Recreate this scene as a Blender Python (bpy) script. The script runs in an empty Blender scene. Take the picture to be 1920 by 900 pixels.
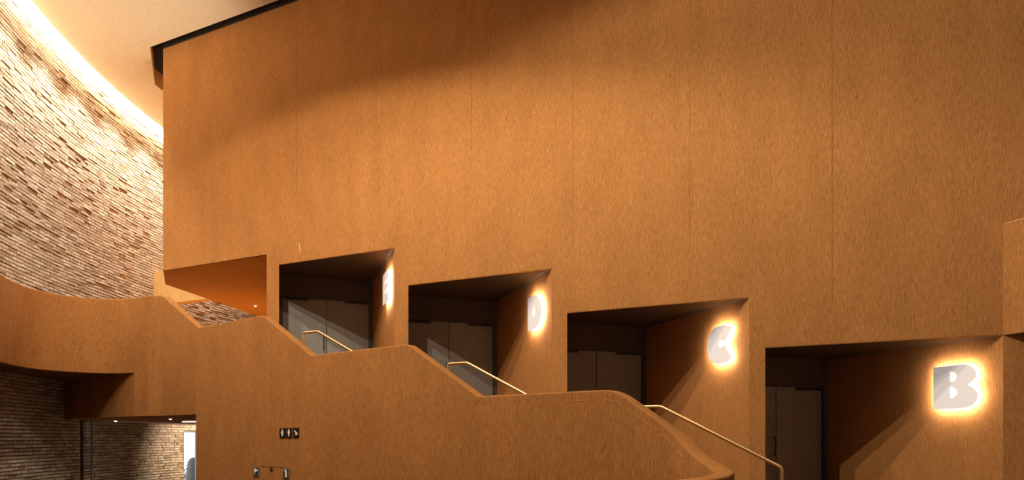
import bpy, bmesh, math, random
from mathutils import Vector

S = bpy.context.scene
C = S.collection
random.seed(7)
EYE = 1.75                      # camera height above the foyer floor; "rel" heights below are from the eye
FPX = 1297.0                    # focal length in pixels of the 1920 wide photograph
HOR = 822.0                     # horizon row

# ------------------------------------------------------------------ camera
cam_d = bpy.data.cameras.new('camera')
cam = bpy.data.objects.new('camera', cam_d)
C.objects.link(cam)
cam.location = (0, 0, EYE)
cam.rotation_euler = (math.pi / 2, 0, 0)
cam_d.sensor_width = 36.0
cam_d.lens = FPX / 1920.0 * 36.0
cam_d.shift_y = (HOR - 450.0) / 1920.0
cam_d.clip_end = 200
S.camera = cam

# ------------------------------------------------------------------ world, lights, exposure
S.view_settings.view_transform = 'Standard'
S.view_settings.look = 'None'
S.view_settings.gamma = 1.0
S.view_settings.use_curve_mapping = False
S.view_settings.exposure = 0.0
W = bpy.data.worlds.new('world')
S.world = W
W.use_nodes = True
bg = W.node_tree.nodes['Background']
bg.inputs['Color'].default_value = (0.86, 0.93, 1.0, 1)
bg.inputs['Strength'].default_value = 2.0


def spot(name, loc, target, watt, angle, blend, color, radius):
    d = bpy.data.lights.new(name, 'SPOT')
    d.energy = watt
    d.spot_size = math.radians(angle)
    d.spot_blend = blend
    d.color = color
    d.shadow_soft_size = radius
    o = bpy.data.objects.new(name, d)
    C.objects.link(o)
    o.location = (loc[0], loc[1], loc[2] + EYE)
    v = Vector(target) - Vector(loc)
    o.rotation_euler = v.to_track_quat('-Z', 'Y').to_euler()
    return o


WARM = (1.0, 0.80, 0.56)
NEUT = (1.0, 0.86, 0.68)
# three wide ceiling downlights: they throw the triple shadow edges in the door recesses
spot('spot_near_wall', (-6.1, 9.62, 9.9), (-6.1, 9.62, 0), 1250, 142, 0.16, WARM, 0.04)
spot('spot_middle', (-4.22, 6.71, 9.9), (-4.22, 6.71, 0), 1700, 147, 0.3, NEUT, 0.04)
spot('spot_far', (-3.95, 5.16, 9.9), (-3.95, 5.16, 0), 1700, 147, 0.3, NEUT, 0.04)
spot('spot_right', (0.95, 6.35, 9.9), (0.95, 6.35, 0), 1000, 152, 0.2, NEUT, 0.035)
spot('spot_right', (8.05, 3.1, 9.9), (8.05, 3.1, 0), 420, 150, 0.25, NEUT, 0.035)
# unseen fill spot added to brighten the ceiling by the curved brick wall
spot('ceiling_fill_spot', (-5.2, 14.5, 1.35), (-8.7, 15.5, 9.9), 1900, 42, 1.0, (1.0, 0.90, 0.72), 0.12)
# ceiling washers grazing down the curved brick wall
for k in range(9):
    th_ = -0.26 + k * 0.066
    spot('brick_washer', (13.34 - 23.95 * math.cos(th_), 20 + 23.95 * math.sin(th_), 9.8), (13.34 - 24.8 * math.cos(th_), 20 + 24.8 * math.sin(th_), 4.0),
         560, 100, 0.7, (1.0, 0.92, 0.78), 0.12)


# ------------------------------------------------------------------ helpers
def V(x, y, z):
    return (x, y, z + EYE)


def tag(o, label=None, cat=None, group=None, kind=None):
    if label: o['label'] = label
    if cat: o['category'] = cat
    if group: o['group'] = group
    if kind: o['kind'] = kind
    return o


def empty(name, loc, label, cat, group=None):
    o = bpy.data.objects.new(name, None)
    C.objects.link(o)
    o.location = loc
    o.empty_display_size = 0.2
    return tag(o, label, cat, group)


def world_loc(o):
    v = Vector(o.location)
    while o.parent:
        o = o.parent
        v += Vector(o.location)
    return v


def mesh_obj(name, verts, faces, mat, parent=None, origin=None, smooth=False):
    """verts are world coordinates; they become local to origin (default: parent's origin)"""
    base = world_loc(parent) if parent else Vector((0, 0, 0))
    org = Vector(origin) if origin is not None else base
    me = bpy.data.meshes.new(name)
    me.from_pydata([tuple(Vector(v) - org) for v in verts], [], faces)
    bm = bmesh.new()
    bm.from_mesh(me)
    bmesh.ops.recalc_face_normals(bm, faces=bm.faces)
    bm.to_mesh(me)
    bm.free()
    if smooth:
        for p in me.polygons: p.use_smooth = True
    me.materials.append(mat)
    o = bpy.data.objects.new(name, me)
    C.objects.link(o)
    if parent:
        o.parent = parent
    o.location = org - base
    return o


class MB:
    def __init__(self):
        self.v = []
        self.f = []

    def add(self, verts, faces):
        n = len(self.v)
        self.v += [tuple(p) for p in verts]
        self.f += [tuple(i + n for i in f) for f in faces]

    def quad(self, a, b, c, d):
        self.add([a, b, c, d], [(0, 1, 2, 3)])

    def box(self, o, ax, ay, az):
        """box from corner o and three edge vectors"""
        o, ax, ay, az = map(Vector, (o, ax, ay, az))
        p = [o, o + ax, o + ax + ay, o + ay]
        p += [q + az for q in p]
        self.add(p, [(0, 3, 2, 1), (4, 5, 6, 7), (0, 1, 5, 4), (1, 2, 6, 5), (2, 3, 7, 6), (3, 0, 4, 7)])

    def prism(self, poly, z0, z1):
        """vertical prism over plan polygon; z rel"""
        n = len(poly)
        self.add([V(x, y, z0) for x, y in poly] + [V(x, y, z1) for x, y in poly],
                 [tuple(range(n)), tuple(range(2 * n - 1, n - 1, -1))] +
                 [(i, (i + 1) % n, n + (i + 1) % n, n + i) for i in range(n)])

    def build(self, name, mat, parent=None, origin=None, smooth=False):
        return mesh_obj(name, self.v, self.f, mat, parent, origin, smooth)


def tube(name, pts, r, mat, parent, seg=12, fillet=0.0):
    """round bar along world points with filleted corners"""
    P = [Vector(p) for p in pts]
    path = [P[0]]
    for i in range(1, len(P) - 1):
        a, b, c = P[i - 1], P[i], P[i + 1]
        if fillet > 0:
            p0 = b + (a - b).normalized() * fillet
            p1 = b + (c - b).normalized() * fillet
            for k in range(6):
                t = k / 5
                path.append((1 - t) ** 2 * p0 + 2 * t * (1 - t) * b + t * t * p1)
        else:
            path.append(b)
    path.append(P[-1])
    vs, fs = [], []
    up = Vector((0.3, 0.9, 0.05)).normalized()
    for i, p in enumerate(path):
        d = (path[min(i + 1, len(path) - 1)] - path[max(i - 1, 0)]).normalized()
        x = d.cross(up).normalized()
        y = d.cross(x).normalized()
        for k in range(seg):
            a = 2 * math.pi * k / seg
            vs.append(p + x * r * math.cos(a) + y * r * math.sin(a))
    for i in range(len(path) - 1):
        for k in range(seg):
            fs.append((i * seg + k, i * seg + (k + 1) % seg, (i + 1) * seg + (k + 1) % seg, (i + 1) * seg + k))
    fs.append(tuple(range(seg)))
    fs.append(tuple(range((len(path) - 1) * seg, len(path) * seg)))
    return mesh_obj(name, vs, fs, mat, parent, smooth=True)


# ------------------------------------------------------------------ materials
def new_mat(name):
    m = bpy.data.materials.new(name)
    m.use_nodes = True
    nt = m.node_tree
    b = nt.nodes['Principled BSDF']
    return m, nt, b


def link(nt, a, b):
    nt.links.new(a, b)


def plain(name, col, rough=0.6, metal=0.0, noise=0.0, scale=20, bump=0.0):
    m, nt, b = new_mat(name)
    b.inputs['Base Color'].default_value = (*col, 1)
    b.inputs['Roughness'].default_value = rough
    b.inputs['Metallic'].default_value = metal
    b.inputs['Specular IOR Level'].default_value = 0.35
    if noise or bump:
        tc = nt.nodes.new('ShaderNodeTexCoord')
        n = nt.nodes.new('ShaderNodeTexNoise')
        n.inputs['Scale'].default_value = scale
        n.inputs['Detail'].default_value = 5
        link(nt, tc.outputs['Object'], n.inputs['Vector'])
        if noise:
            r = nt.nodes.new('ShaderNodeMapRange')
            r.inputs[1].default_value = 0.3
            r.inputs[2].default_value = 0.7
            r.inputs[3].default_value = 1 - noise
            r.inputs[4].default_value = 1 + noise
            link(nt, n.outputs['Fac'], r.inputs[0])
            mx = nt.nodes.new('ShaderNodeMix')
            mx.data_type = 'RGBA'
            mx.blend_type = 'MULTIPLY'
            mx.inputs[0].default_value = 1
            mx.inputs[6].default_value = (*col, 1)
            link(nt, r.outputs[0], mx.inputs[7])
            link(nt, mx.outputs[2], b.inputs['Base Color'])
        if bump:
            bp = nt.nodes.new('ShaderNodeBump')
            bp.inputs['Strength'].default_value = bump
            bp.inputs['Distance'].default_value = 0.02
            link(nt, n.outputs['Fac'], bp.inputs['Height'])
            link(nt, bp.outputs['Normal'], b.inputs['Normal'])
    return m


def fabric(name, dark, light, patch=0.12, zs=10.0, cross=0.0):
    """orange woven wall fabric: fine vertical fibres, soft larger mottling"""
    m, nt, b = new_mat(name)
    b.inputs['Roughness'].default_value = 0.95
    b.inputs['Specular IOR Level'].default_value = 0.1
    tc = nt.nodes.new('ShaderNodeTexCoord')
    mp = nt.nodes.new('ShaderNodeMapping')
    mp.inputs['Scale'].default_value = (185, 185, zs)
    n1 = nt.nodes.new('ShaderNodeTexNoise')
    n1.inputs['Scale'].default_value = 1.0
    n1.inputs['Detail'].default_value = 3
    n1.inputs['Roughness'].default_value = 0.65
    link(nt, tc.outputs['Object'], mp.inputs['Vector'])
    link(nt, mp.outputs['Vector'], n1.inputs['Vector'])
    n2 = nt.nodes.new('ShaderNodeTexNoise')
    n2.inputs['Scale'].default_value = 220
    n2.inputs['Detail'].default_value = 2
    link(nt, tc.outputs['Object'], n2.inputs['Vector'])
    n3 = nt.nodes.new('ShaderNodeTexNoise')
    n3.inputs['Scale'].default_value = 1.6
    n3.inputs['Detail'].default_value = 4
    mp3 = nt.nodes.new('ShaderNodeMapping')
    mp3.inputs['Scale'].default_value = (1.5, 1.5, 0.5)
    link(nt, tc.outputs['Object'], mp3.inputs['Vector'])
    link(nt, mp3.outputs['Vector'], n3.inputs['Vector'])
    a = nt.nodes.new('ShaderNodeMix')
    a.data_type = 'FLOAT'
    a.inputs[0].default_value = 0.2
    link(nt, n1.outputs['Fac'], a.inputs[2])
    link(nt, n2.outputs['Fac'], a.inputs[3])
    r = nt.nodes.new('ShaderNodeValToRGB')
    r.color_ramp.elements[0].position = 0.34
    r.color_ramp.elements[0].color = (*dark, 1)
    r.color_ramp.elements[1].position = 0.66
    r.color_ramp.elements[1].color = (*light, 1)
    link(nt, a.outputs[0], r.inputs['Fac'])
    r3 = nt.nodes.new('ShaderNodeMapRange')
    r3.inputs[1].default_value = 0.3
    r3.inputs[2].default_value = 0.7
    r3.inputs[3].default_value = 1 - patch
    r3.inputs[4].default_value = 1 + patch
    link(nt, n3.outputs['Fac'], r3.inputs[0])
    mx = nt.nodes.new('ShaderNodeMix')
    mx.data_type = 'RGBA'
    mx.blend_type = 'MULTIPLY'
    mx.inputs[0].default_value = 0.6
    link(nt, r.outputs['Color'], mx.inputs[6])
    link(nt, r3.outputs[0], mx.inputs[7])
    link(nt, mx.outputs[2], b.inputs['Base Color'])
    bp = nt.nodes.new('ShaderNodeBump')
    bp.inputs['Strength'].default_value = 0.5
    bp.inputs['Distance'].default_value = 0.008
    link(nt, a.outputs[0], bp.inputs['Height'])
    link(nt, bp.outputs['Normal'], b.inputs['Normal'])
    return m


def brick_mat(name, per_island):
    m, nt, b = new_mat(name)
    b.inputs['Roughness'].default_value = 0.95
    b.inputs['Specular IOR Level'].default_value = 0.1
    if per_island:
        g = nt.nodes.new('ShaderNodeNewGeometry')
        rnd = g.outputs['Random Per Island']
    else:
        g = nt.nodes.new('ShaderNodeObjectInfo')
        rnd = g.outputs['Random']
    r = nt.nodes.new('ShaderNodeValToRGB')
    cr = r.color_ramp
    cr.elements[0].position = 0.0
    cr.elements[0].color = (0.41, 0.31, 0.225, 1)
    cr.elements[1].position = 1.0
    cr.elements[1].color = (0.69, 0.595, 0.475, 1)
    e = cr.elements.new(0.3)
    e.color = (0.54, 0.435, 0.335, 1)
    e = cr.elements.new(0.6)
    e.color = (0.62, 0.51, 0.40, 1)
    link(nt, rnd, r.inputs['Fac'])
    tc = nt.nodes.new('ShaderNodeTexCoord')
    n = nt.nodes.new('ShaderNodeTexNoise')
    n.inputs['Scale'].default_value = 14
    n.inputs['Detail'].default_value = 5
    link(nt, tc.outputs['Object'], n.inputs['Vector'])
    mr = nt.nodes.new('ShaderNodeMapRange')
    mr.inputs[1].default_value = 0.3
    mr.inputs[2].default_value = 0.7
    mr.inputs[3].default_value = 0.75
    mr.inputs[4].default_value = 1.2
    link(nt, n.outputs['Fac'], mr.inputs[0])
    mx = nt.nodes.new('ShaderNodeMix')
    mx.data_type = 'RGBA'
    mx.blend_type = 'MULTIPLY'
    mx.inputs[0].default_value = 1
    link(nt, r.outputs['Color'], mx.inputs[6])
    link(nt, mr.outputs[0], mx.inputs[7])
    link(nt, mx.outputs[2], b.inputs['Base Color'])
    bp = nt.nodes.new('ShaderNodeBump')
    bp.inputs['Strength'].default_value = 0.6
    bp.inputs['Distance'].default_value = 0.02
    link(nt, n.outputs['Fac'], bp.inputs['Height'])
    link(nt, bp.outputs['Normal'], b.inputs['Normal'])
    return m


def glow(name, col, strength):
    m, nt, b = new_mat(name)
    b.inputs['Base Color'].default_value = (0.9, 0.9, 0.9, 1)
    b.inputs['Emission Color'].default_value = (*col, 1)
    b.inputs['Emission Strength'].default_value = strength
    return m


FAB = fabric('orange_wall_fabric', (0.26, 0.108, 0.027), (0.58, 0.278, 0.094))
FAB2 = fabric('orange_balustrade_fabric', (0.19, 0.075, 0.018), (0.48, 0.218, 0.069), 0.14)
SEAMM = plain('seam_or_edge_highlight', (0.30, 0.12, 0.03), 0.95)
SEAML = plain('stitched_seam_thread', (0.50, 0.24, 0.08), 0.95)
SCUFF_HIGHLIGHT = plain('scuff_or_edge_highlight', (0.72, 0.42, 0.20), 0.95)
OCHRE = plain('ochre_plaster', (0.84, 0.56, 0.23), 0.8, noise=0.06, scale=6)
TIMBER = plain('orange_soffit', (0.58, 0.31, 0.07), 0.8, noise=0.1, scale=5)
DARKP = plain('dark_bronze_paint', (0.075, 0.06, 0.042), 0.7, noise=0.05, scale=8)
DOORM = plain('grey_door_paint', (0.245, 0.235, 0.215), 0.55, noise=0.05, scale=8)
BLACK = plain('black_metal', (0.02, 0.02, 0.022), 0.45)
CEIL = plain('sprayed_tan_ceiling', (0.80, 0.66, 0.46), 0.95, noise=0.07, scale=22, bump=0.5)
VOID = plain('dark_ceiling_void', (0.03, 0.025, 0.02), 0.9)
BRASS = plain('brushed_brass', (0.95, 0.68, 0.33), 0.42, 1.0)
STEEL = plain('grey_steel', (0.35, 0.36, 0.40), 0.4, 0.8)
DSTEEL = plain('dark_steel', (0.03, 0.03, 0.035), 0.5)
FLOORM = plain('foyer_floor', (0.10, 0.06, 0.035), 0.5, noise=0.1, scale=4)
PALE = plain('pale_plaster', (0.72, 0.66, 0.56), 0.9)
MORTAR = plain('brick_mortar', (0.26, 0.19, 0.13), 0.95, noise=0.2, scale=12)
LETTER = plain('white_letter_acrylic', (0.80, 0.79, 0.80), 0.4)
LETTER.node_tree.nodes['Principled BSDF'].inputs['Emission Color'].default_value = (1.0, 0.96, 0.96, 1)   # backlit translucent acrylic
LETTER.node_tree.nodes['Principled BSDF'].inputs['Emission Strength'].default_value = 0.30
SIGNB = plain('black_sign_plate', (0.012, 0.014, 0.018), 0.35)
SIGNBR = plain('dark_brown_sign_plate', (0.030, 0.016, 0.008), 0.35)
SIGNW = plain('white_sign_print', (0.85, 0.84, 0.80), 0.5)
SIGNF = plain('grey_sign_frame', (0.36, 0.36, 0.34), 0.4, 0.5)
POSTM = plain('grey_concrete', (0.22, 0.22, 0.22), 0.9, noise=0.15, scale=30)
PAVE = plain('pale_paving', (0.55, 0.53, 0.50), 0.9, noise=0.1, scale=10)
LEAF = plain('green_leaf', (0.10, 0.22, 0.04), 0.6)
CARPET = plain('rust_carpet', (0.14, 0.05, 0.015), 0.98, noise=0.15, scale=60)
BRICK_S = brick_mat('tan_brick', False)
BRICK_J = brick_mat('tan_brick_courses', True)
HALO = glow('warm_letter_glow', (1.0, 0.92, 0.80), 54)
COVE = glow('cove_led', (1.0, 0.86, 0.64), 80)
COVE2 = glow('cove_glow_fill', (1.0, 0.88, 0.68), 14)
LAMP = glow('downlight_lens', (1.0, 0.82, 0.6), 60)
SLOT = glow('daylight_slot_lamp', (0.85, 0.93, 1.0), 6)

# ------------------------------------------------------------------ plan geometry
w = Vector((0.9003, -0.4354))           # along the main wall, left to right
n = Vector((0.4354, 0.9003))            # into the main wall
a = Vector((-0.3278, 0.9447))           # along the letter walls, going back
bb = Vector((-0.9447, -0.3278))         # along the door walls, right to left
DW = 12.0
CZ = 9.95                               # ceiling, rel


def wall_pt(px):
    u = (px - 960) / FPX
    y = DW / (n.y + n.x * u)
    return Vector((u * y, y))


def t_of(p):
    return p.dot(w)


def at_t(t, off=0.0):
    return w * t + n * (DW - off)


alcoves = []                            # (name letter, left px, right px, soffit z)
for L, x0, x1, zs in (('E', 521, 740, 4.0), ('D', 765, 1034.5, 3.181), ('C', 1062, 1405, 2.327), ('B', 1438, 1881, 1.483)):
    R = wall_pt(x1)
    t1 = t_of(R)
    t0 = t1 - 3.22
    alcoves.append(dict(L=L, R=R, Lf=at_t(t0), t0=t0, t1=t1, zs=zs, zf=zs - 0.473 - 2.35))
A0 = wall_pt(306)
A1 = Vector((-9.62, 19.2))
A2 = Vector((-8.96, 23.7))
tA = t_of(A0)
tP = t_of(wall_pt(500))                 # right jamb of the passage
Rb = alcoves[3]['R']
tB = alcoves[3]['t1']
PASS_Z = 4.28
TOPZ = 10.5
FLR = -EYE

# ------------------------------------------------------------------ floor, ceiling, hidden sides of the foyer
m = MB()
m.quad(V(-16, -7, FLR), V(15, -7, FLR), V(15, 36, FLR), V(-16, 36, FLR))
tag(m.build('floor', FLOORM), kind='structure')
m = MB()
m.prism([(-16, 17.5), (-5, 17.5), (-5, 30), (-16, 30)], FLR, FLR + 0.004)
tag(m.build('floor', plain('lobby_bounce_floor', (0.50, 0.38, 0.27), 0.5, noise=0.1, scale=4)), kind='structure')  # unseen paler floor plate added to bounce light up onto the low soffit

BR_C = Vector((13.34, 20.0))
BR_R = 25.0


def brick_plan(th, r=BR_R):
    return Vector((BR_C.x - r * math.cos(th), BR_C.y + r * math.sin(th)))


def brick_theta_at_px(px):
    u = (px - 960) / FPX
    lo, hi = -0.3, 0.5
    for _ in range(60):
        mid = (lo + hi) / 2
        p = brick_plan(mid)
        if p.x / p.y < u: lo = mid
        else: hi = mid
    return (lo + hi) / 2


# ceiling with the hole the fabric volume rises through
GAP = 0.17
side = (A1 - A0).normalized()
hole = [at_t(tA - 0.27, GAP), A1 + Vector((-0.42, 0.25)), A2 + Vector((-0.45, 0.5)), Vector((10, 28)), Vector((14, 20)),
        at_t(tB + 6.4, -1.0), at_t(tB + 6.4, GAP)]
th0, th1 = -0.75, 0.72
outer = [brick_plan(th0 + (th1 - th0) * i / 60, BR_R - 0.36) for i in range(61)]
outer = [p for p in outer if p.y > -6.5]
outer += [Vector((15, 36)), Vector((15, -6.9)), Vector((outer[0].x, -6.9))]
bm = bmesh.new()


def ring(bm, poly, z):
    vs = [bm.verts.new(V(p.x, p.y, z)) for p in poly]
    return vs, [bm.edges.new((vs[i], vs[(i + 1) % len(vs)])) for i in range(len(vs))]


vo, eo = ring(bm, outer, CZ)
vh, eh = ring(bm, hole, CZ)
bmesh.ops.triangle_fill(bm, edges=eo + eh, use_beauty=True)
for vs in (vo, vh):
    up = [bm.verts.new(v.co + Vector((0, 0, 0.45))) for v in vs]
    for i in range(len(vs)):
        j = (i + 1) % len(vs)
        bm.faces.new((vs[i], vs[j], up[j], up[i]))
me = bpy.data.meshes.new('ceiling')
bm.to_mesh(me)
bm.free()
me.materials.append(CEIL)
me.materials.append(VOID)
o = bpy.data.objects.new('ceiling', me)
C.objects.link(o)
tag(o, kind='structure')
m = MB()
m.quad(V(-16, -7, TOPZ + 0.35), V(15, -7, TOPZ + 0.35), V(15, 36, TOPZ + 0.35), V(-16, 36, TOPZ + 0.35))
tag(m.build('ceiling', VOID), kind='structure')

# back wall with tall windows behind the viewer, right wall, far wall
m = MB()
m.quad(V(-16, -7, FLR), V(15, -7, FLR), V(15, -7, -0.6), V(-16, -7, -0.6))
m.quad(V(-16, -7, 3.6), V(15, -7, 3.6), V(15, -7, 10.9), V(-16, -7, 10.9))
for x0, x1 in ((-16, 1.5), (3.5, 15)):
    m.quad(V(x0, -7, -0.6), V(x1, -7, -0.6), V(x1, -7, 3.6), V(x0, -7, 3.6))
tag(m.build('wall_back', FLOORM), kind='structure')
m = MB()
m.quad(V(15, -7, FLR), V(15, 36, FLR), V(15, 36, 10.9), V(15, -7, 10.9))
tag(m.build('wall_right', FLOORM), kind='structure')
m = MB()
pw = brick_plan(th0)
m.box(V(pw.x - 0.1, -7, FLR), (0.3, 0, 0), (0, pw.y + 7.1, 0), (0, 0, 10.9 - FLR))
tag(m.build('wall_side', FLOORM), kind='structure')
m = MB()
m.quad(V(-16, 36, FLR), V(15, 36, FLR), V(15, 36, 10.9), V(-16, 36, 10.9))
tag(m.build('wall_far', PALE), kind='structure')

# ------------------------------------------------------------------ curved brick wall (mortar bed, exit opening, bricks)
thd0 = brick_theta_at_px(345.5)
thd1 = thd0 + 1.9 / BR_R
DOOR_Z = 0.27
ths = [th0 + (thd0 - th0) * i / 60 for i in range(61)] + [thd1 + (th1 - thd1) * i / 20 for i in range(21)]
m = MB()
for i in range(len(ths) - 1):
    p, q = brick_plan(ths[i]), brick_plan(ths[i + 1])
    z0 = DOOR_Z if abs(ths[i] - thd0) < 1e-6 else FLR
    p2, q2 = brick_plan(ths[i], BR_R + 0.4), brick_plan(ths[i + 1], BR_R + 0.4)
    m.box(V(p.x, p.y, z0), (q.x - p.x, q.y - p.y, 0), (p2.x - p.x, p2.y - p.y, 0), (0, 0, 10.75 - z0))
wall_left = m.build('wall_left', MORTAR)
tag(wall_left, kind='structure')

COURSE = 0.085
BL = 0.40
FH = 11.75


def brick_verts(th, z, ln, h, pro, j):
    """eight corners of one hand made brick, uneven face"""
    d = ln / BR_R / 2
    out = []
    for sgn in (-1, 1):
        for zz in (0, h):
            for dep in (-0.03, 1):
                r = BR_R + 0.03 if dep < 0 else BR_R - pro - random.uniform(-j, j)
                dz = random.uniform(-j, j) * 0.35
                p = brick_plan(th + sgn * d * (1 + (0 if dep < 0 else random.uniform(-0.05, 0.02))), r)
                out.append(V(p.x, p.y, z + zz + dz))
    return out


BF = [(0, 1, 3, 2), (4, 6, 7, 5), (0, 4, 5, 1), (2, 3, 7, 6), (1, 5, 7, 3), (0, 2, 6, 4)]
cand = []
PARAPET_TOP = [(0, 513), (37, 533), (67, 543), (133, 555), (183, 560), (217, 561), (247, 560), (275, 555), (306, 551)]


def parapet_y(x):
    for (x0, y0), (x1, y1) in zip(PARAPET_TOP, PARAPET_TOP[1:]):
        if x0 <= x <= x1: return y0 + (y1 - y0) * (x - x0) / (x1 - x0)
    return 560


nrow = int((10.62 - FLR) / COURSE)
ths_b, the_b = -0.30, 0.50
wave = [random.uniform(0, 6.28) for _ in range(6)]
for k in range(nrow):
    z = FLR + k * COURSE
    th = ths_b + random.uniform(0, BL) / BR_R
    while th < the_b:
        ln = BL * random.uniform(0.6, 1.15)
        mid = th + ln / 2 / BR_R
        skip = thd0 - 0.5 * ln / BR_R < mid < thd1 + 0.5 * ln / BR_R and z < DOOR_Z
        if not skip:
            s = mid * BR_R
            # bands of rougher and smoother laying, as the wall shows
            rough = 0.5 + 0.5 * math.sin(z * 1.7 + wave[0] + 0.5 * math.sin(s * 0.9 + wave[1])) * math.sin(s * 0.55 + z * 0.6 + wave[2])
            pro = 0.030 + random.random() ** 2 * (0.004 + 0.024 * rough)
            if random.random() < 0.02: pro += 0.02
            if random.random() < 0.03: pro = 0.008
            vs = brick_verts(mid, z + 0.008, ln - 0.018, COURSE - 0.023, pro, 0.005)
            c = brick_plan(mid)
            px = 960 + FPX * c.x / c.y
            py = HOR - FPX * z / c.y
            pa, pb = brick_plan(mid - ln / 2 / BR_R), brick_plan(mid + ln / 2 / BR_R)
            wpx = abs(pa.x / pa.y - pb.x / pb.y) * FPX
            hpx = COURSE / c.y * FPX
            vis = 8 < px < 300 and 240 < py < parapet_y(px) - 6 and py > 130 + (px - 20) * 0.6
            cand.append((wpx * hpx if vis else 0, vs))
        th += ln / BR_R
cand.sort(key=lambda q: -q[0])
for area, vs in cand[:300]:
    o = mesh_obj('brick', vs, BF, BRICK_S, wall_left, origin=vs[0])
m = MB()
for area, vs in cand[300:]:
    m.add(vs, BF)
o = m.build('brick_courses', BRICK_J, wall_left)
tag(o, kind='stuff')

# cove light along the top of the brick wall
m = MB()
N = 90
ring_ = []
for i in range(N + 1):
    th = -0.6 + 1.2 * i / N
    for k in range(7):
        ang = math.pi * k / 6
        p = brick_plan(th, BR_R - 0.29 + 0.03 * math.sin(ang))
        m.v.append(V(p.x, p.y, CZ + 0.11 + 0.06 * math.cos(ang)))
for i in range(N):
    for k in range(6):
        m.f.append((i * 7 + k, (i + 1) * 7 + k, (i + 1) * 7 + k + 1, i * 7 + k + 1))
o = m.build('cove_light', COVE, smooth=True)
tag(o, 'glowing white cove light strip curving along the top of the brick wall', 'light strip')

# glowing band added where ceiling meets brick, to brighten the ceiling edge
m = MB()
for i in range(N):
    ta, tb = -0.6 + 1.2 * i / N, -0.6 + 1.2 * (i + 1) / N
    pr = []
    for rr, zz in ((BR_R - 0.065, CZ - 0.11), (BR_R - 0.10, CZ - 0.09), (BR_R - 0.10, CZ + 0.05), (BR_R - 0.065, CZ + 0.05)):
        for tt in (ta, tb):
            q = brick_plan(tt, rr)
            pr.append(V(q.x, q.y, zz))
    m.add(pr, [(0, 1, 3, 2), (2, 3, 5, 4), (4, 5, 7, 6)])
m.build('glow_band', COVE2, o)

# ------------------------------------------------------------------ main fabric wall with passage and door recesses
segs = []                                # (t0, t1, z0, z1)
edges = [(tA, tP, PASS_Z)]
prev = tP
for al in alcoves:
    segs.append((prev, al['t0'], FLR))
    segs.append((al['t0'], al['t1'], al['zs']))
    prev = al['t1']
m = MB()


def wq(m, t0, t1, z0, z1, off=0.0):
    p, q = at_t(t0, off), at_t(t1, off)
    m.quad(V(p.x, p.y, z0), V(q.x, q.y, z0), V(q.x, q.y, z1), V(p.x, p.y, z1))


wq(m, tA, tP, PASS_Z, TOPZ)
for t0, t1, z0 in segs:
    wq(m, t0, t1, z0, TOPZ)
Q_AX = Vector((0.788, -0.616))
for al, qs in zip(alcoves, (-11.6, -8.0, -4.5, None)):
    # near the right corner the flight already descends, so the recess floor is cut there
    dq = al['R'].dot(Q_AX) - qs if qs is not None else 0.0
    al['cut_a'], al['cut_w'] = dq / 0.84, dq / 0.978
    wq(m, al['t0'], al['t1'] - al['cut_w'], FLR, al['zf'])
    if dq: wq(m, al['t1'] - al['cut_w'], al['t1'], FLR, al['zf'] - 0.34)


def vq(m, p, q, z0, z1):
    m.quad(V(p.x, p.y, z0), V(q.x, q.y, z0), V(q.x, q.y, z1), V(p.x, p.y, z1))


# left end of the fabric volume
vq(m, A0, A1, PASS_Z, TOPZ)
vq(m, A1, A2, PASS_Z, TOPZ)
vq(m, A2, Vector((-7.5, 31)), PASS_Z, TOPZ)
# canted upper wall coming towards the viewer at the right, lower pier below it
E1 = Rb - a * 8.0
wq(m, tB, tB + 6.5, 1.483, TOPZ)
vq(m, Rb, E1, 1.483, 3.07)
wq(m, tB, tB + 6.5, FLR, 1.483)
pE = at_t(tB + 6.5)
m.add([V(Rb.x, Rb.y, 1.483), V(E1.x, E1.y, 1.483), V(pE.x, pE.y, 1.483)], [(0, 1, 2)])
m.add([V(Rb.x, Rb.y, 3.07), V(E1.x, E1.y, 3.07), V(pE.x, pE.y, 3.07)], [(0, 1, 2)])
wall_front = m.build('wall_front', FAB)
tag(wall_front, kind='structure')

# black strip over the wall top, painting in the shade of the ceiling slot
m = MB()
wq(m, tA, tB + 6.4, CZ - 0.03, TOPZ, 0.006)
m.build('painted_slot_shade', VOID, wall_front)

# seams and scuffs of the fabric lengths
for px, z0, z1 in ((711, 4.9, 9.9), (884, 5.5, 9.9), (1293, 3.2, 9.9), (1074, 3.5, 9.9), (1560, 2.1, 9.9), (556, 5.5, 9.9)):
    t = t_of(wall_pt(px))
    m = MB()
    p, q = at_t(t - 0.003, 0.001), at_t(t + 0.003, 0.001)
    m.box(V(p.x, p.y, z0), (q.x - p.x, q.y - p.y, 0), (-n.x * 0.002, -n.y * 0.002, 0), (0, 0, z1 - z0))
    m.build('seam_or_edge_highlight', SEAMM, wall_front)
for px, y0, y1, wd in ((711, 120, 168, .005), (711, 180, 232, .007), (711, 280, 305, .005), (561, 456, 470, .02), (563, 466, 478, .012)):
    p = wall_pt(px)
    k = p.y / FPX
    m = MB()
    t = t_of(p)
    p0 = at_t(t, 0.003)
    m.box(V(p0.x, p0.y, (HOR - y1) * k), (w.x * wd, w.y * wd, 0), (-n.x * 0.002, -n.y * 0.002, 0), (0, 0, (y1 - y0) * k))
    m.build('scuff_or_edge_highlight', SCUFF_HIGHLIGHT, wall_front)
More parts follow.
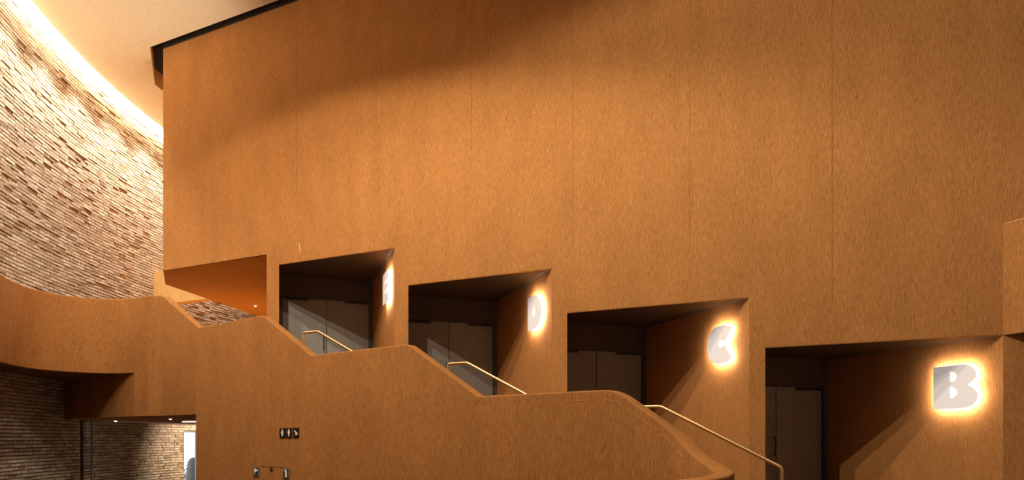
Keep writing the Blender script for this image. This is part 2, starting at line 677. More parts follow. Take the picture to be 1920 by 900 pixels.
# pale strip painting the light caught by the canted wall's top edge
m = MB()
p0 = Rb - a * 0.02
nn = Vector((-0.9447, -0.3278)) * 0.004
zc = 3.064
m.box(V(p0.x + nn.x, p0.y + nn.y, zc), (-a.x * 1.5, -a.y * 1.5, 0.0), (-nn.x, -nn.y, 0), (0, 0, 0.012))
m.build('seam_or_edge_highlight', SCUFF_HIGHLIGHT, wall_front)

# passage: soffit and right return
m = MB()
P500 = wall_pt(500)
back_r = Vector((-6.6, 27.0))
m.add([V(p.x, p.y, PASS_Z - 0.004) for p in (A0, A1, A2, Vector((-8.5, 27.0)), back_r + Vector((1, 0)), P500 + Vector((0.05, 0.02)))], [(0, 1, 2, 3, 4, 5)])
m.build('passage_soffit', TIMBER, wall_front)
m = MB()
vq(m, P500, P500 + Vector((-0.30, 1.0)) * 0.3, FLR, PASS_Z)
vq(m, P500 + Vector((-0.09, 0.3)), back_r, FLR, PASS_Z)
m.build('passage_side', FAB, wall_front)


def downlight(p, z, label, group, r=0.045, sink=0.0):
    e = empty('downlight', V(p[0], p[1], z), label, 'downlight', group)
    m = MB()
    k = 16
    for (r0, r1, zz0, zz1) in ((r * 1.45, r, 0.0, -0.012), (r * 1.45, r * 1.45, 0.01, 0.0)):
        vs = [V(p[0] + r0 * math.cos(6.2832 * i / k), p[1] + r0 * math.sin(6.2832 * i / k), z + zz0 - 0.002) for i in range(k)]
        vs += [V(p[0] + r1 * math.cos(6.2832 * i / k), p[1] + r1 * math.sin(6.2832 * i / k), z + zz1 - 0.002) for i in range(k)]
        m.add(vs, [(i, (i + 1) % k, k + (i + 1) % k, k + i) for i in range(k)])
    m.build('rim', STEEL, e)
    m = MB()
    vs = [V(p[0] + r * math.cos(6.2832 * i / k), p[1] + r * math.sin(6.2832 * i / k), z - 0.016) for i in range(k)]
    vs += [V(p[0], p[1], z - 0.03)]
    m.add(vs, [(i, (i + 1) % k, k) for i in range(k)])
    m.build('lens', LAMP, e)
    return e


def plane_pt(px, py, z):
    y = z * FPX / (HOR - py)
    return ((px - 960) / FPX * y, y)


downlight(plane_pt(479, 573, PASS_Z), PASS_Z, 'small bright downlight in the orange passage soffit left of the first doors', None, 0.03)

# ochre beam spanning from the brick wall behind the passage
m = MB()
d_b = 15.0
u0 = n * d_b
c0 = u0 + w * (-21.9)
pL = None
for k in range(400):
    p = u0 + w * (-16 - k * 0.02)
    if (p - BR_C).length > BR_R + 0.02:
        pL = p
        break
pR = u0 + w * (-17.2)
m.box(V(pL.x, pL.y, PASS_Z), (pR.x - pL.x, pR.y - pL.y, 0), (n.x * 0.3, n.y * 0.3, 0), (0, 0, 1.06))
o = m.build('trim_1', OCHRE)
tag(o, kind='structure')

# ------------------------------------------------------------------ door recesses
DL = 3.372
for idx, al in enumerate(alcoves):
    R, Lf, zs, zf = al['R'], al['Lf'], al['zs'], al['zf']
    I = R + a * DL
    J = Lf + a * (DL - 3.22 * 0.7071)
    m = MB()
    vq(m, R, I, zf - 0.5, zs)
    m.build('recess_side_wall', FAB, wall_front)
    m = MB()
    vq(m, Lf, J, zf, zs)
    m.build('recess_side_wall', FAB, wall_front)
    m = MB()
    m.add([V(p.x, p.y, zs + 0.002) for p in (R, I, J, Lf)], [(0, 1, 2, 3)])
    m.build('recess_soffit', DARKP, wall_front)
    # folded fabric edge under the front of the recess
    m = MB()
    m.box(V(Lf.x, Lf.y, zs - 0.002), (w.x * 3.22, w.y * 3.22, 0), (n.x * 0.045, n.y * 0.045, 0), (0, 0, 0.012))
    m.build('folded_edge', FAB, wall_front)
    # lintel panel above the doors, proud of the leaves
    hz = zs - 0.473
    fwd = -a * 0.07
    m = MB()
    I2 = I + fwd
    m.box(V(I2.x, I2.y, hz), (bb.x * 2.28, bb.y * 2.28, 0), (a.x * 0.2, a.y * 0.2, 0), (0, 0, zs - hz))
    m.build('lintel_panel', DARKP, wall_front)
    # the doors
    dn = 'door_%d' % (idx + 1)
    org = I + bb * 1.14
    d = empty(dn, V(org.x, org.y, zf), None, None)
    tag(d, 'grey double doors with dark pull handle in the recess marked by letter ' + al['L'], kind='structure')
    m = MB()
    for s0, s1 in ((0.0, 0.09), (2.19, 2.28)):
        q = I + bb * s0 - a * 0.04
        m.box(V(q.x, q.y, zf), (bb.x * (s1 - s0), bb.y * (s1 - s0), 0), (a.x * 0.1, a.y * 0.1, 0), (0, 0, hz - zf))
    q = I - a * 0.035
    m.box(V(q.x, q.y, hz - 0.05), (bb.x * 2.28, bb.y * 2.28, 0), (a.x * 0.1, a.y * 0.1, 0), (0, 0, 0.05))
    m.build('door_frame', DARKP, d)
    for s0, s1 in ((0.097, 1.132), (1.148, 2.183)):
        q = I + bb * s0
        m = MB()
        m.box(V(q.x, q.y, zf + 0.008), (bb.x * (s1 - s0), bb.y * (s1 - s0), 0), (a.x * 0.045, a.y * 0.045, 0), (0, 0, hz - zf - 0.066))
        lf = m.build('door_leaf', DOORM, d)
        # closer arm housing
        c0 = s1 - 0.66 if s0 > 1 else s0 + 0.04
        if s0 > 1: c0 = s0 + 0.42
        q = I + bb * c0 - a * 0.05
        m = MB()
        m.box(V(q.x, q.y, hz - 0.110), (bb.x * 0.56, bb.y * 0.56, 0), (a.x * 0.05, a.y * 0.05, 0), (0, 0, 0.042))
        m.build('door_closer', BLACK, d)
        # hinges at the outer stile
        hs = 0.085 if s0 < 1 else 2.183
        for hzf in (0.25, 1.15, 2.05):
            q = I + bb * hs - a * 0.02
            m = MB()
            m.box(V(q.x, q.y, zf + hzf), (bb.x * 0.016, bb.y * 0.016, 0), (a.x * 0.02, a.y * 0.02, 0), (0, 0, 0.11))
            m.build('hinge', BLACK, lf)
    q = I + bb * 1.215 - a * 0.075
    h0, h1 = zf + 1.04, zf + 1.36
    tube('pull_handle', [V(q.x + a.x * .075, q.y + a.y * .075, h0), V(q.x, q.y, h0), V(q.x, q.y, h1), V(q.x + a.x * .075, q.y + a.y * .075, h1)],
         0.011, BLACK, d, 8, 0.015)
    # unseen backing added behind the doors, blocking lamp light through the seams
    m = MB()
    q = I + a * 0.09
    m.box(V(q.x, q.y, zf), (bb.x * 2.28, bb.y * 2.28, 0), (a.x * 0.05, a.y * 0.05, 0), (0, 0, zs - zf))
    m.build('door_light_block', VOID, wall_front)
    # floor of the recess
    m = MB()
    fl = [R + a * al['cut_a'], I + a * 0.05, J + a * 0.05, Lf]
    if al['cut_w']: fl.append(R - w * al['cut_w'])
    m.add([V(p.x, p.y, zf) for p in fl], [tuple(range(len(fl)))])
    if al['cut_w']:
        p, q = fl[0], fl[-1]
        m.quad(V(p.x, p.y, zf - 0.34), V(q.x, q.y, zf - 0.34), V(q.x, q.y, zf), V(p.x, p.y, zf))
        m.add([V(p.x, p.y, zf - 0.34), V(q.x, q.y, zf - 0.34), V(R.x, R.y, zf - 0.34)], [(0, 1, 2)])
    m.build('recess_floor', CARPET, wall_front)


# ------------------------------------------------------------------ letter signs
def ell(cx, cy, rx, ry, a0, a1, k=20):
    return [(cx + rx * math.cos(math.radians(a0 + (a1 - a0) * i / k)), cy + ry * math.sin(math.radians(a0 + (a1 - a0) * i / k))) for i in range(k + 1)]


def sup(cx, cy, rx, ry, a0, a1, k):
    out = []
    for i in range(k + 1):
        c, s_ = math.cos(math.radians(a0 + (a1 - a0) * i / k)), math.sin(math.radians(a0 + (a1 - a0) * i / k))
        r = (abs(c) ** 2.4 + abs(s_) ** 2.4) ** (-1 / 2.4)
        out.append((cx + rx * r * c, cy + ry * r * s_))
    return out


LW, LH = 0.71, 0.66
glyph = {
    'B': [[(0, 0), (.66, 0)] + ell(.66, .27, .34, .27, -90, 62) + ell(.66, .755, .305, .245, -62, 90) + [(0, 1)],
          [(.40, .25)] + ell(.43, .375, .125, .125, -90, 90) + [(.40, .50)],
          [(.40, .63)] + ell(.43, .74, .115, .11, -90, 90) + [(.40, .85)]],
    'D': [[(0, 0), (.45, 0)] + ell(.45, .5, .55, .5, -90, 90, 32) + [(0, 1)],
          [(.40, .37)] + ell(.43, .5, .13, .13, -90, 90) + [(.40, .63)]],
    'C': [[(.70, .56)] + sup(.55, .5, .55, .5, 47, 313, 56) + [(.70, .465)] + ell(.56, .52, .10, .095, -36, -324, 24)],
    'E': [[(0, 0), (1, 0), (1, .30), (.50, .30)] + ell(.50, .345, .06, .045, 270, 90, 8) + [(1, .39), (1, .61), (.50, .61)]
          + ell(.50, .655, .06, .045, 270, 90, 8) + [(1, .70), (1, 1), (0, 1)]],
}


def flat_letter(splines, extrude, offset):
    cu = bpy.data.curves.new('letter_outline', 'CURVE')
    cu.dimensions = '2D'
    cu.fill_mode = 'BOTH'
    cu.extrude = extrude
    cu.offset = offset
    for pts in splines:
        s = cu.splines.new('POLY')
        s.points.add(len(pts) - 1)
        for q, (x, y) in zip(s.points, pts):
            q.co = (x * LW, y * LH, 0, 1)
        s.use_cyclic_u = True
    o = bpy.data.objects.new('letter_outline', cu)
    C.objects.link(o)
    bpy.context.view_layer.update()
    dg = bpy.context.evaluated_depsgraph_get()
    me = bpy.data.meshes.new_from_object(o.evaluated_get(dg))
    bpy.data.objects.remove(o)
    return me


LAB = {'B': 'large white halo-lit letter B on the recess side wall nearest the right edge',
       'C': 'large white halo-lit letter C on the side wall of the third door recess',
       'D': 'large white halo-lit letter D on the side wall of the second door recess',
       'E': 'large white halo-lit letter E, narrowest seen, beside the uppermost doors'}
normal = bb                              # out of the letter wall
for al in alcoves:
    L = al['L']
    s_left = 1.03
    zc = al['zs'] - 0.70
    p = al['R'] + a * s_left
    e = empty('letter_sign', V(p.x, p.y, zc - LH / 2), LAB[L], 'letter sign')
    # orthonormal frame: x to the right (-a), y up, z out of the wall
    from mathutils import Matrix
    M = Matrix(((-a.x, 0, normal.x, 0), (-a.y, 0, normal.y, 0), (0, 1, 0, 0), (0, 0, 0, 1)))
    for nm, ex, off, dz, mat in (('letter_face', 0.008, 0.0, 0.088, LETTER), ('halo_lamp', 0.001, -0.010, 0.0785, HALO)):
        me = flat_letter(glyph[L], ex, off)
        me.transform(Matrix.Translation((0, 0, dz)))
        me.transform(M)
        me.materials.clear()
        me.materials.append(mat)
        o = bpy.data.objects.new(nm, me)
        C.objects.link(o)
        o.parent = e
    # stand-off pins
    for k, (fx, fy) in enumerate(((.12, .12), (.12, .88))):
        pp = Vector(V(p.x, p.y, zc - LH / 2)) + Vector((-a.x, -a.y, 0)) * fx * LW + Vector((0, 0, fy * LH))
        m = MB()
        m.box(pp, (-a.x * .02, -a.y * .02, 0), (normal.x * .08, normal.y * .08, 0), (0, 0, .02))
        m.build('standoff_pin', STEEL, e)

# ------------------------------------------------------------------ balustrade: curved bridge parapet, stepped stair wall and hairpin end
q_ = Vector((0.788, -0.616))
BASE = Vector((1.194, 8.15))             # front face at the start of the lowest slope


def line_px(px):
    u = (px - 960) / FPX
    s = (BASE.x - u * BASE.y) / (q_.x - u * q_.y)
    return BASE - q_ * s


def catmull(pts, k=10):
    out = []
    P = [2 * Vector(pts[0]) - Vector(pts[1])] + [Vector(p) for p in pts] + [2 * Vector(pts[-1]) - Vector(pts[-2])]
    for i in range(1, len(P) - 2):
        for j in range(k):
            t = j / k
            p0, p1, p2, p3 = P[i - 1], P[i], P[i + 1], P[i + 2]
            out.append(0.5 * ((2 * p1) + (p2 - p0) * t + (2 * p0 - 5 * p1 + 4 * p2 - p3) * t * t + (3 * p1 - p0 - 3 * p2 + p3) * t ** 3))
    out.append(P[-2])
    return out


# stations: (x, y, top z, bottom z)
BRB, BLB = 1.46, 0.492
arc = catmull([(-6.9, 6.2, 3.12), (-7.1, 8.2, 3.12), (-8.0, 10.2, 3.12), (-9.0, 11.6, 3.12), (-9.70, 13.1, 3.12), (-9.97, 14.1, 3.12), (-9.93, 14.65, 3.12), (-9.67, 15.14, 3.12),
               (-9.25, 15.42, 3.12), (-8.88, 15.49, 3.12), (-8.49, 15.40, 3.12), (-8.0, 15.14, 3.12), (-7.53, 14.83, 3.12)], 8)
prof = [(-7.53, 14.83, 3.12)]
Lz = {'E': 2.255, 'D': 1.41, 'C': 0.578}


def seg(px, z):
    y = z * FPX / (HOR - px[1])
    p = line_px(px[0])
    return (p.x, p.y, z)


key = [(303, 3.12), (372, 2.255), (492, 2.255), (583, 1.41), (763, 1.41), (896, 0.578), (1152, 0.578)]
pl = [(line_px(x).x, line_px(x).y, z) for x, z in key]
pts = []
# round the convex breaks, keep the concave ones crisp
for i, p in enumerate(pl):
    P = Vector(p)
    if i in (0, 2, 4):                   # convex: flat then slope
        prv = Vector(pl[i - 1]) if i else Vector((-8.0, 15.14, 3.12))
        nx = Vector(pl[i + 1])
        r0, r1 = (prv - P).normalized() * 0.09, (nx - P).normalized() * 0.09
        for k in range(6):
            t = k / 5
            pts.append((1 - t) ** 2 * (P + r0) + 2 * t * (1 - t) * P + t * t * (P + r1))
    else:
        pts.append(P)
tail = catmull([pl[-1], (1.68, 7.61, 0.135), (1.81, 7.28, -0.085), (1.865, 6.95, -0.205), (1.85, 6.45, -0.275), (1.70, 5.85, -0.285),
                (1.37, 5.11, -0.285), (0.9, 4.55, -0.285), (0.2, 4.05, -0.285)], 8)
P6 = Vector(pl[-1])
r0 = (Vector(pl[-2]) - P6).normalized() * 0.14
t1 = tail[2]
pre = []
for k in range(6):
    t = k / 5
    pre.append((1 - t) ** 2 * (P6 + r0) + 2 * t * (1 - t) * P6 + t * t * t1)
pts = pts[:-1] + pre + tail[3:]
chain = [p for p in arc if p.x < -7.9 or p.y < 14] + pts
# resample long spans
full = []
for i in range(len(chain) - 1):
    d = (chain[i + 1] - chain[i]).length
    k = max(1, int(d / 0.25))
    for j in range(k):
        full.append(chain[i].lerp(chain[i + 1], j / k))
full.append(chain[-1])
stations = []
P252 = None
i252 = min(range(len(full)), key=lambda i: abs(960 + FPX * full[i].x / full[i].y - 252) + (100 if full[i].y < 14.9 else 0))
p367 = line_px(367.5)
for i, p in enumerate(full):
    px = 960 + FPX * p.x / p.y
    bot = BRB if i < i252 else (BLB if (px < 367 and p.y > 12) else FLR)
    if stations and stations[-1][3] != bot:
        if bot == FLR:
            pz = full[i - 1].lerp(p, 0.5)
            zt = p.z
            f = (p367.x - full[i - 1].x) / (p.x - full[i - 1].x)
            zt = full[i - 1].z + (p.z - full[i - 1].z) * f
            stations.append((p367.x, p367.y, zt, BLB))
            stations.append((p367.x, p367.y, zt, FLR))
        else:
            stations.append((p.x, p.y, p.z, stations[-1][3]))
    stations.append((p.x, p.y, p.z, bot))
TH = 0.17
prof_n = 0
rows = []
cs = [(0.0, -0.9), (0.0, -0.024), (0.003, -0.012), (0.010, -0.004), (0.022, 0.0)]
nst = len(stations)
norms = []
for i in range(nst):
    i0, i1 = max(0, i - 1), min(nst - 1, i + 1)
    while i0 > 0 and abs(stations[i0][0] - stations[i][0]) + abs(stations[i0][1] - stations[i][1]) < 1e-5: i0 -= 1
    while i1 < nst - 1 and abs(stations[i1][0] - stations[i][0]) + abs(stations[i1][1] - stations[i][1]) < 1e-5: i1 += 1
    d = Vector((stations[i1][0] - stations[i0][0], stations[i1][1] - stations[i0][1])).normalized()
    norms.append(Vector((-d.y, d.x)))    # to the left of travel = behind the face
m = MB()
for (x, y, zt, zb), nv in zip(stations, norms):
    sec = [(0.0, zb)] + [(dx, zt + dz) for dx, dz in cs[1:]] + [(TH - dx, zt + dz) for dx, dz in reversed(cs[1:])] + [(TH, zb)]
    for dx, z in sec:
        m.v.append(V(x + nv.x * dx, y + nv.y * dx, z))
K = len(sec)
for i in range(nst - 1):
    for k in range(K):
        m.f.append((i * K + k, i * K + (k + 1) % K, (i + 1) * K + (k + 1) % K, (i + 1) * K + k))
m.f.append(tuple(range(K)))
m.f.append(tuple(range((nst - 1) * K, nst * K)))
bal = empty('stair_balustrade', V(p367.x, p367.y, FLR),
            'solid orange fabric balustrade stepping down from the curved bridge to a hairpin end', 'balustrade')
bo = m.build('balustrade_wall', FAB2, bal)
for p in bo.data.polygons: p.use_smooth = True
bo.data.set_sharp_from_angle(angle=math.radians(40))


m = MB()
sel = [k for k in range(nst) if stations[k][3] == FLR and stations[k][0] > 0.55 and stations[k][1] > 7.2]
for k in sel[:-1]:
    if k + 1 not in sel or k % 5 == 4: continue
    (xa, ya, za_, _), (xb, yb, zb__, _) = stations[k], stations[k + 1]
    na, nb_ = norms[k], norms[k + 1]
    A_, B_ = Vector((xa, ya)) - na * 0.002, Vector((xb, yb)) - nb_ * 0.002
    m.add([V(A_.x, A_.y, za_ - .125), V(B_.x, B_.y, zb__ - .125), V(B_.x, B_.y, zb__ - .119), V(A_.x, A_.y, za_ - .119),
           V(A_.x + na.x * .004, A_.y + na.y * .004, za_ - .127), V(B_.x + nb_.x * .004, B_.y + nb_.y * .004, zb__ - .127),
           V(B_.x + nb_.x * .004, B_.y + nb_.y * .004, zb__ - .117), V(A_.x + na.x * .004, A_.y + na.y * .004, za_ - .117)],
          [(0, 1, 2, 3), (0, 4, 5, 1), (3, 2, 6, 7)])
tag(m.build('stitched_seam', SEAML, bal), kind='stuff')


# block under the upper landing: continues the straight wall line behind the bridge curve
def face_at(px):
    return line_px(px)


p252 = Vector((full[i252].x, full[i252].y))
u107 = (107 - 960) / FPX
s = (p252.x - u107 * p252.y) / (-q_.x * -1 * -1 - 0) if False else None
# solve p252 - q*s on column 107
s107 = (p252.x - u107 * p252.y) / (q_.x - u107 * q_.y)
p107 = p252 - q_ * s107
bk = Vector((-10.6, 20.7))
m = MB()
br = line_px(367.5)
NB = Vector((0.616, 0.788)) * 0.25
poly = [p107, p252 - q_ * 0.01, p252 + NB, br + NB, Vector((br.x * 21.2 / br.y - 0.0, 21.2)) + Vector((1.0, 0)), Vector((-9.9, 21.2)), Vector((-11.75, 19.7))]
m.prism([(p.x, p.y) for p in poly], BLB + 0.002, BRB + 0.3)
blk = m.build('trim_2', FAB2)
tag(blk, kind='structure')
# pale ceiling beyond the block
m = MB()
poly2 = [Vector((-11.9, 19.4)), Vector((-9.9, 21.1)), Vector((-5, 21.1)), Vector((-5, 29)), Vector((-10.0, 29)), brick_plan(0.30, BR_R + 0.1), brick_plan(0.22, BR_R + 0.1),
         brick_plan(0.12, BR_R + 0.1), brick_plan(0.05, BR_R + 0.1)]
m.prism([(p.x, p.y) for p in poly2], BLB - 0.02, BLB + 0.2)
tag(m.build('ceiling', PALE), kind='structure')
# bridge deck from the parapet to the brick wall, and upper landing under the passage
m = MB()
deck = [(p.x, p.y) for p in arc if p.x < -8.45 or p.y < 14]
deck_out = [(brick_plan(t, BR_R - 0.0).x, brick_plan(t, BR_R).y) for t in [0.02 - 0.045 * k for k in range(12)]]
dk = [Vector(p) for p in deck]
# pull the deck a little behind the parapet face
dk2 = []
for i in range(len(dk)):
    d = (dk[min(i + 1, len(dk) - 1)] - dk[max(i - 1, 0)]).normalized()
    dk2.append(dk[i] + Vector((-d.y, d.x)) * 0.03)
m.prism([(p.x, p.y) for p in dk2] + [(p252.x, p252.y + 3)] + deck_out, BRB + 0.004, 2.07)
tag(m.build('floor', CARPET), kind='structure')
m = MB()
# landing level F behind the balustrade under the passage
lF = [line_px(303) + Vector((0.616, 0.788)) * 0.2, line_px(302) + Vector((0.616, 0.788)) * 0.2]
pA = line_px(305) + Vector((0.616, 0.788)) * 0.2
poly = [Vector((-8.4, 15.5)), pA, Vector((-6.0, 16.3)), Vector((-6.2, 26)), Vector((-10.3, 26)), brick_plan(0.12), brick_plan(-0.02)]
m.prism([(p.x, p.y) for p in poly], 1.80, 2.07)
tag(m.build('floor', FAB2), kind='structure')

# steel posts of the glazed screen under the block
for k, (px, lab) in enumerate(((153.5, 'dark slim steel post left of the brick pier under the bridge'), (172.5, 'grey slim steel post right of the brick pier under the bridge'))):
    u = (px - 960) / FPX
    py_ = 21.0
    while (Vector((u * py_, py_)) - BR_C).length > BR_R - 0.20: py_ -= 0.01
    p = Vector((u * py_, py_))
    e = empty('steel_post', V(p.x, p.y, FLR), lab, 'post')
    m = MB()
    m.box(V(p.x - .02, p.y - .03, FLR + 0.012), (.04, 0, 0), (0, .06, 0), (0, 0, BLB - FLR - 0.012))
    m.build('shaft', (DSTEEL, STEEL)[k], e)
    m = MB()
    m.box(V(p.x - .06, p.y - .06, FLR), (.12, 0, 0), (0, .12, 0), (0, 0, .012))
    m.build('base_plate', DSTEEL, e)

downlight(plane_pt(217, 788.5, BLB), BLB, 'small bright downlight in the low soffit, left of the pair above the lower brick wall', None, 0.035)
downlight(plane_pt(319.5, 784.5, BLB), BLB, 'small bright downlight in the low soffit, nearer the stair wall edge', None, 0.03)
for px, py, pw in ((217, 788.5, 60), (319.5, 784.5, 90)):
    x, y = plane_pt(px, py, BLB)
    spot('soffit_downlight', (x, y, BLB - 0.06), (x, y, -2), pw * 2.5, 52, 0.6, WARM, 0.04)
x, y = plane_pt(479, 573, PASS_Z)
spot('passage_downlight', (x, y, PASS_Z - 0.06), (x, y, 0), 700, 150, 0.6, WARM, 0.04)
# hidden spot added behind the stair wall to brighten the lower brick
p = brick_plan(thd0 - 0.06, BR_R - 1.0)
spot('exit_fill_spot', (-8.9, 24.6, 0.3), (-12, 24.4, -0.8), 520, 96, 0.5, (1.0, 0.80, 0.58), 0.08)
# slim daylight lamp slot in the pale ceiling
m = MB()
x, y = plane_pt(358, 791, BLB - 0.03)
m.box(V(x - 0.25, y, BLB - 0.035), (0.6, 0, 0), (0, 0.22, 0), (0, 0, 0.012))
tag(m.build('linear_lamp', SLOT), 'slim white linear lamp in the pale low ceiling by the exit', 'lamp')

# ------------------------------------------------------------------ stairs behind the balustrade
st = empty('staircase', V(-1.5, 12.0, FLR), 'carpeted orange staircase descending behind the stepped balustrade', 'stairs')


def strip(q0, q1):
    """plan quad between balustrade back and main wall, for a range along the stair axis"""
    nrm = Vector((0.616, 0.788))
    qb = BASE.dot(q_)
    out = []
    for qq in (q0, q1):
        pf = BASE + q_ * (qq - qb) + nrm * 0.2
        s = (DW - 0.01 - pf.dot(n)) / nrm.dot(n)
        out.append((pf, pf + nrm * s))
    return [out[0][0], out[1][0], out[1][1], out[0][1]]


levels = [('F', 2.07), ('E', alcoves[0]['zf']), ('D', alcoves[1]['zf']), ('C', alcoves[2]['zf']), ('B', alcoves[3]['zf'])]
starts = [-15.2, -11.6, -8.0, -4.5]
for i, qs in enumerate(starts):
    z0, z1 = levels[i][1], levels[i + 1][1]
    for k in range(4):
        zt = z0 + (z1 - z0) * (k + 1) / 5
        m = MB()
        m.prism([(p.x, p.y) for p in strip(qs + 0.3 * k, qs + 0.3 * (k + 1))], FLR if i else 1.0, zt)
        m.build('stair_step', CARPET, st)
    qe = starts[i + 1] if i < 3 else -1.9
    m = MB()
    m.prism([(p.x, p.y) for p in strip(qs + 1.2, qe)], FLR if i else (z1 - 0.3), z1)
    m.build('stair_landing', CARPET, st)

# ------------------------------------------------------------------ brass handrails in the middle of each flight
dr = Vector((0.877, -0.478)).normalized()
RL = ['short visible brass handrail in front of the uppermost grey doors', 'brass handrail in front of the second pair of doors, between the letters E and C',
      'longest brass handrail, running down to its end post beside the third recess']
for k, (sx, sy, z0, fl, ln, drop) in enumerate(((-3.86, 13.77, 2.13, 0.40, 1.64, 0.84), (-0.775, 11.97, 1.31, 0.40, 1.64, 0.84), (2.134, 9.94, 0.46, 0.40, 1.64, 0.85))):
    p1 = Vector((sx, sy))
    p0 = p1 - dr * fl
    p2 = p1 + dr * ln
    zf0 = levels[k + 1][1]
    zf1 = levels[k + 2][1]
    e = empty('handrail', V(p1.x, p1.y, zf0), RL[k], 'handrail')
    tube('rail', [V(p0.x, p0.y, zf0), V(p0.x, p0.y, z0), V(p1.x, p1.y, z0), V(p2.x, p2.y, z0 - drop), V(p2.x, p2.y, zf1)], 0.024, BRASS, e, 14, 0.05)
    for pp, zz in ((p0, zf0), (p2, zf1)):
        m = MB()
        kk = 16
        vs = [V(pp.x + .05 * math.cos(6.2832 * i / kk), pp.y + .05 * math.sin(6.2832 * i / kk), zz + h) for h in (0, .01) for i in range(kk)]
        m.add(vs, [(i, (i + 1) % kk, kk + (i + 1) % kk, kk + i) for i in range(kk)] + [tuple(range(kk, 2 * kk))])
        m.build('floor_flange', BRASS, e)

# ------------------------------------------------------------------ signs on the balustrade
fr = q_                                  # to the right along the face
fo = Vector((-0.616, -0.788))            # out of the face


def plate(px, py, wpx, hpx, name, label, mat, shapes, frame=False, group=None):
    p = line_px(px)
    k = p.y / FPX
    ang = fr.x - (px - 960) / FPX * fr.y   # px per metre along the face, relative
    wm = wpx * k / ang
    hm = hpx * k
    z = (HOR - py) * k
    o = p - fr * wm / 2
    e = empty(name, V(p.x, p.y, z), label, 'sign', group)
    m = MB()
    m.box(V(o.x + fo.x * .001, o.y + fo.y * .001, z - hm / 2), (fr.x * wm, fr.y * wm, 0), (fo.x * .012, fo.y * .012, 0), (0, 0, hm))
    m.build('plate', mat, e)
    if frame:
        m = MB()
        t = 0.11
        for (x0, y0, x1, y1) in ((0, 0, 1, t * .7), (0, 1 - t * .7, 1, 1), (0, 0, t, 1), (1 - t, 0, 1, 1)):
            b0 = o + fr * wm * x0
            m.box(V(b0.x + fo.x * .012, b0.y + fo.y * .012, z - hm / 2 + hm * y0), (fr.x * wm * (x1 - x0), fr.y * wm * (x1 - x0), 0), (fo.x * .006, fo.y * .006, 0), (0, 0, hm * (y1 - y0)))
        m.build('frame', SIGNF, e)
    m = MB()
    for poly in shapes:
        vs = []
        for d in (.0125, .0145):
            for (x, y) in poly:
                b0 = o + fr * wm * x + fo * d
                vs.append(V(b0.x, b0.y, z - hm / 2 + hm * y))
        nn_ = len(poly)
        m.add(vs, [tuple(range(nn_)), tuple(range(2 * nn_ - 1, nn_ - 1, -1))] + [(i, (i + 1) % nn_, nn_ + (i + 1) % nn_, nn_ + i) for i in range(nn_)])
    m.build('pictogram', SIGNW, e)


head = ell(.5, .825, .11, .065, 0, 360, 14)[:-1]
woman = [head, [(.40, .75), (.60, .75), (.72, .55), (.72, .42), (.60, .33), (.60, .14), (.40, .14), (.40, .33), (.28, .42), (.28, .55)]]
man = [head, [(.38, .75), (.62, .75), (.68, .68), (.68, .44), (.60, .42), (.60, .14), (.40, .14), (.40, .42), (.32, .44), (.32, .68)]]
arrow = [[(.18, .70), (.30, .78), (.66, .48), (.54, .40)], [(.78, .60), (.78, .25), (.36, .25), (.52, .40), (.64, .48)]]
flag = [[(.22, .15), (.30, .15), (.30, .40), (.56, .42), (.60, .56), (.82, .56), (.82, .74), (.60, .74), (.60, .86), (.22, .86)]]
ext = [[(.36, .10), (.68, .10), (.68, .72), (.60, .80), (.60, .88), (.40, .88), (.22, .80), (.22, .70), (.36, .74)]]
plate(530.4, 811.7, 10.6, 17.8, 'restroom_sign', 'small black sign plate with white woman pictogram on the stair wall', SIGNB, woman)
plate(542.6, 811.6, 10.6, 17.8, 'restroom_sign', 'small dark brown sign plate with white man pictogram, between woman and arrow', SIGNBR, man)
plate(555.6, 811.2, 10.8, 17.8, 'arrow_sign', 'small black sign plate with white arrow pointing down right', SIGNB, arrow)
plate(480.8, 884.0, 10.8, 16.4, 'hose_reel_sign', 'grey framed black sign with white flag-like pictogram left of the black dot', SIGNB, flag, True)
plate(537.0, 887.0, 11.4, 17.6, 'extinguisher_sign', 'grey framed black sign with white cylinder pictogram right of the black dot', SIGNB, ext, True)
p = line_px(509.3)
k = p.y / FPX
z = (HOR - 880) * k
m = MB()
kk = 20
vs = []
for d, rr in ((0.0, 1.0), (0.010, 1.0), (0.014, 0.8)):
    for i in range(kk):
        ang = 6.2832 * i / kk
        b0 = p + fr * .036 * rr * math.cos(ang) + fo * d
        vs.append(V(b0.x, b0.y, z + .037 * rr * math.sin(ang)))
m.add(vs, [(j * kk + i, j * kk + (i + 1) % kk, (j + 1) * kk + (i + 1) % kk, (j + 1) * kk + i) for j in range(2) for i in range(kk)] + [tuple(range(2 * kk, 3 * kk))])
o = m.build('cabinet_knob', BLACK, origin=V(p.x, p.y, z))
tag(o, 'round black knob on the stair wall between the two framed signs', 'knob')
# flush lid line of the concealed cabinet
pa_, pb_ = line_px(488), line_px(534)
m = MB()
za = (HOR - 874.2) * pa_.y / FPX
zb_ = (HOR - 875.4) * pb_.y / FPX
m.box(V(pa_.x + fo.x * .001, pa_.y + fo.y * .001, za), (pb_.x - pa_.x, pb_.y - pa_.y, 0), (fo.x * .003, fo.y * .003, 0), (0, 0, .006))
m.build('cabinet_seam', SEAMM, bal)

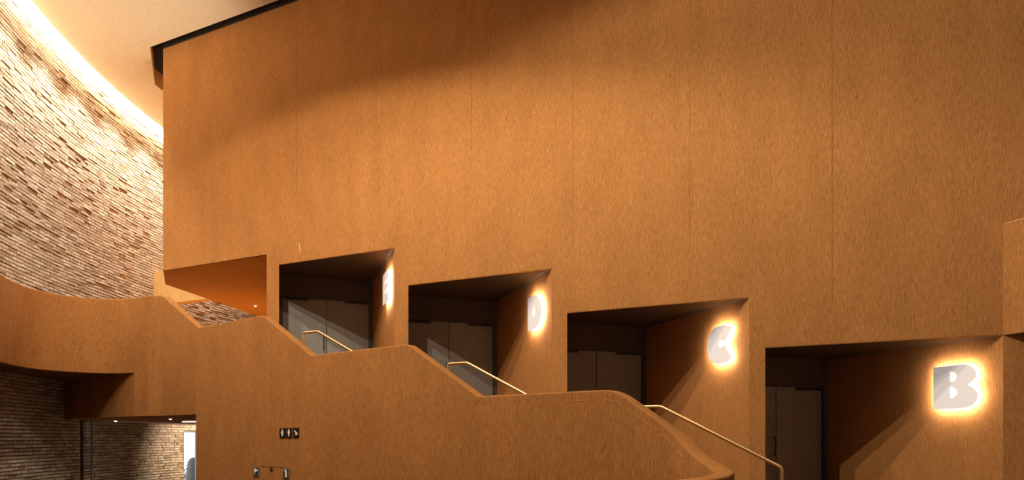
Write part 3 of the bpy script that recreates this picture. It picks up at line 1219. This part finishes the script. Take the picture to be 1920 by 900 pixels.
# ------------------------------------------------------------------ exit: glass door and what stands outside it
pa_, pb_ = brick_plan(thd0, BR_R + 0.2), brick_plan(thd1, BR_R + 0.2)
m = MB()
dv = pb_ - pa_
m.quad(V(pa_.x - 3, pa_.y - 6, FLR - .02), V(pa_.x - 3, pa_.y + 14, FLR - .02), V(pa_.x - 16, pa_.y + 14, FLR - .02), V(pa_.x - 16, pa_.y - 6, FLR - .02))
tag(m.build('floor', PAVE), kind='structure')
u = (360 - 960) / FPX
yy = 28.0
px_, py_ = u * yy + 0.06, yy
e = empty('bollard', V(px_, py_, FLR - .02), 'grey round-topped post standing outside the bright exit', 'post')
m = MB()
kk = 24
zs_ = []
prof_ = [(0.30, FLR - .02), (0.27, -1.5), (0.23, -1.1), (0.20, -.95), (0.155, -.84), (0.08, -.78), (0.0, -.765)]
vs = []
for r, z in prof_[:-1]:
    for i in range(kk):
        rr = r * (1 + 0.03 * math.cos(12 * 6.2832 * i / kk))
        vs.append(V(px_ + rr * math.cos(6.2832 * i / kk), py_ + rr * math.sin(6.2832 * i / kk), z))
vs.append(V(px_, py_, prof_[-1][1]))
nr = len(prof_) - 1
m.add(vs, [(j * kk + i, j * kk + (i + 1) % kk, (j + 1) * kk + (i + 1) % kk, (j + 1) * kk + i) for j in range(nr - 1) for i in range(kk)] + [((nr - 1) * kk + i, (nr - 1) * kk + (i + 1) % kk, nr * kk) for i in range(kk)])
m.build('post_body', POSTM, e, smooth=True)
e = empty('low_shrub', V(-13.6, 29.2, FLR - .02), 'low green shrub outside the exit behind the grey post', 'plant')
m = MB()
for k in range(60):
    c = Vector(V(-13.6 + random.gauss(0, .18), 29.2 + random.gauss(0, .18), FLR + abs(random.gauss(.35, .2))))
    d1 = Vector((random.uniform(-1, 1), random.uniform(-1, 1), random.uniform(0, 1))).normalized() * .09
    d2 = d1.cross(Vector((random.random(), random.random(), random.random()))).normalized() * .035
    m.add([c - d1, c + d2, c + d1, c - d2], [(0, 1, 2, 3)])
o = m.build('foliage', LEAF, e)
tag(o, kind='stuff')
m = MB()
for k in range(7):
    c = Vector(V(-13.6, 29.2, FLR - .02))
    m.box(c, (.012, 0, 0), (0, .012, 0), (random.uniform(-.2, .2), random.uniform(-.2, .2), .5))
o = m.build('stems', LEAF, e)
tag(o, kind='stuff')
# glazed exit door
e = empty('door_5', V((pa_.x + pb_.x) / 2, (pa_.y + pb_.y) / 2, FLR), None, None)
tag(e, kind='structure')
m = MB()
tn = Vector((-dv.y, dv.x)).normalized() * 0.05
for f0, f1, z0, z1 in ((0, .03, FLR, DOOR_Z), (.48, .52, FLR, DOOR_Z), (.97, 1, FLR, DOOR_Z), (0, 1, DOOR_Z - .06, DOOR_Z)):
    b0 = pa_ + dv * f0
    m.box(V(b0.x, b0.y, z0), (dv.x * (f1 - f0), dv.y * (f1 - f0), 0), (tn.x, tn.y, 0), (0, 0, z1 - z0))
m.build('door_frame', STEEL, e)
GLASS, nt, b = new_mat('clear_glass')
b.inputs['Base Color'].default_value = (1, 1, 1, 1)
b.inputs['Transmission Weight'].default_value = 1
b.inputs['Roughness'].default_value = 0
b.inputs['IOR'].default_value = 1.02
for f0, f1 in ((.03, .48), (.52, .97)):
    b0 = pa_ + dv * f0 + tn * .3
    m = MB()
    m.box(V(b0.x, b0.y, FLR + .02), (dv.x * (f1 - f0), dv.y * (f1 - f0), 0), (tn.x * .2, tn.y * .2, 0), (0, 0, DOOR_Z - FLR - .08))
    m.build('glass_pane', GLASS, e)
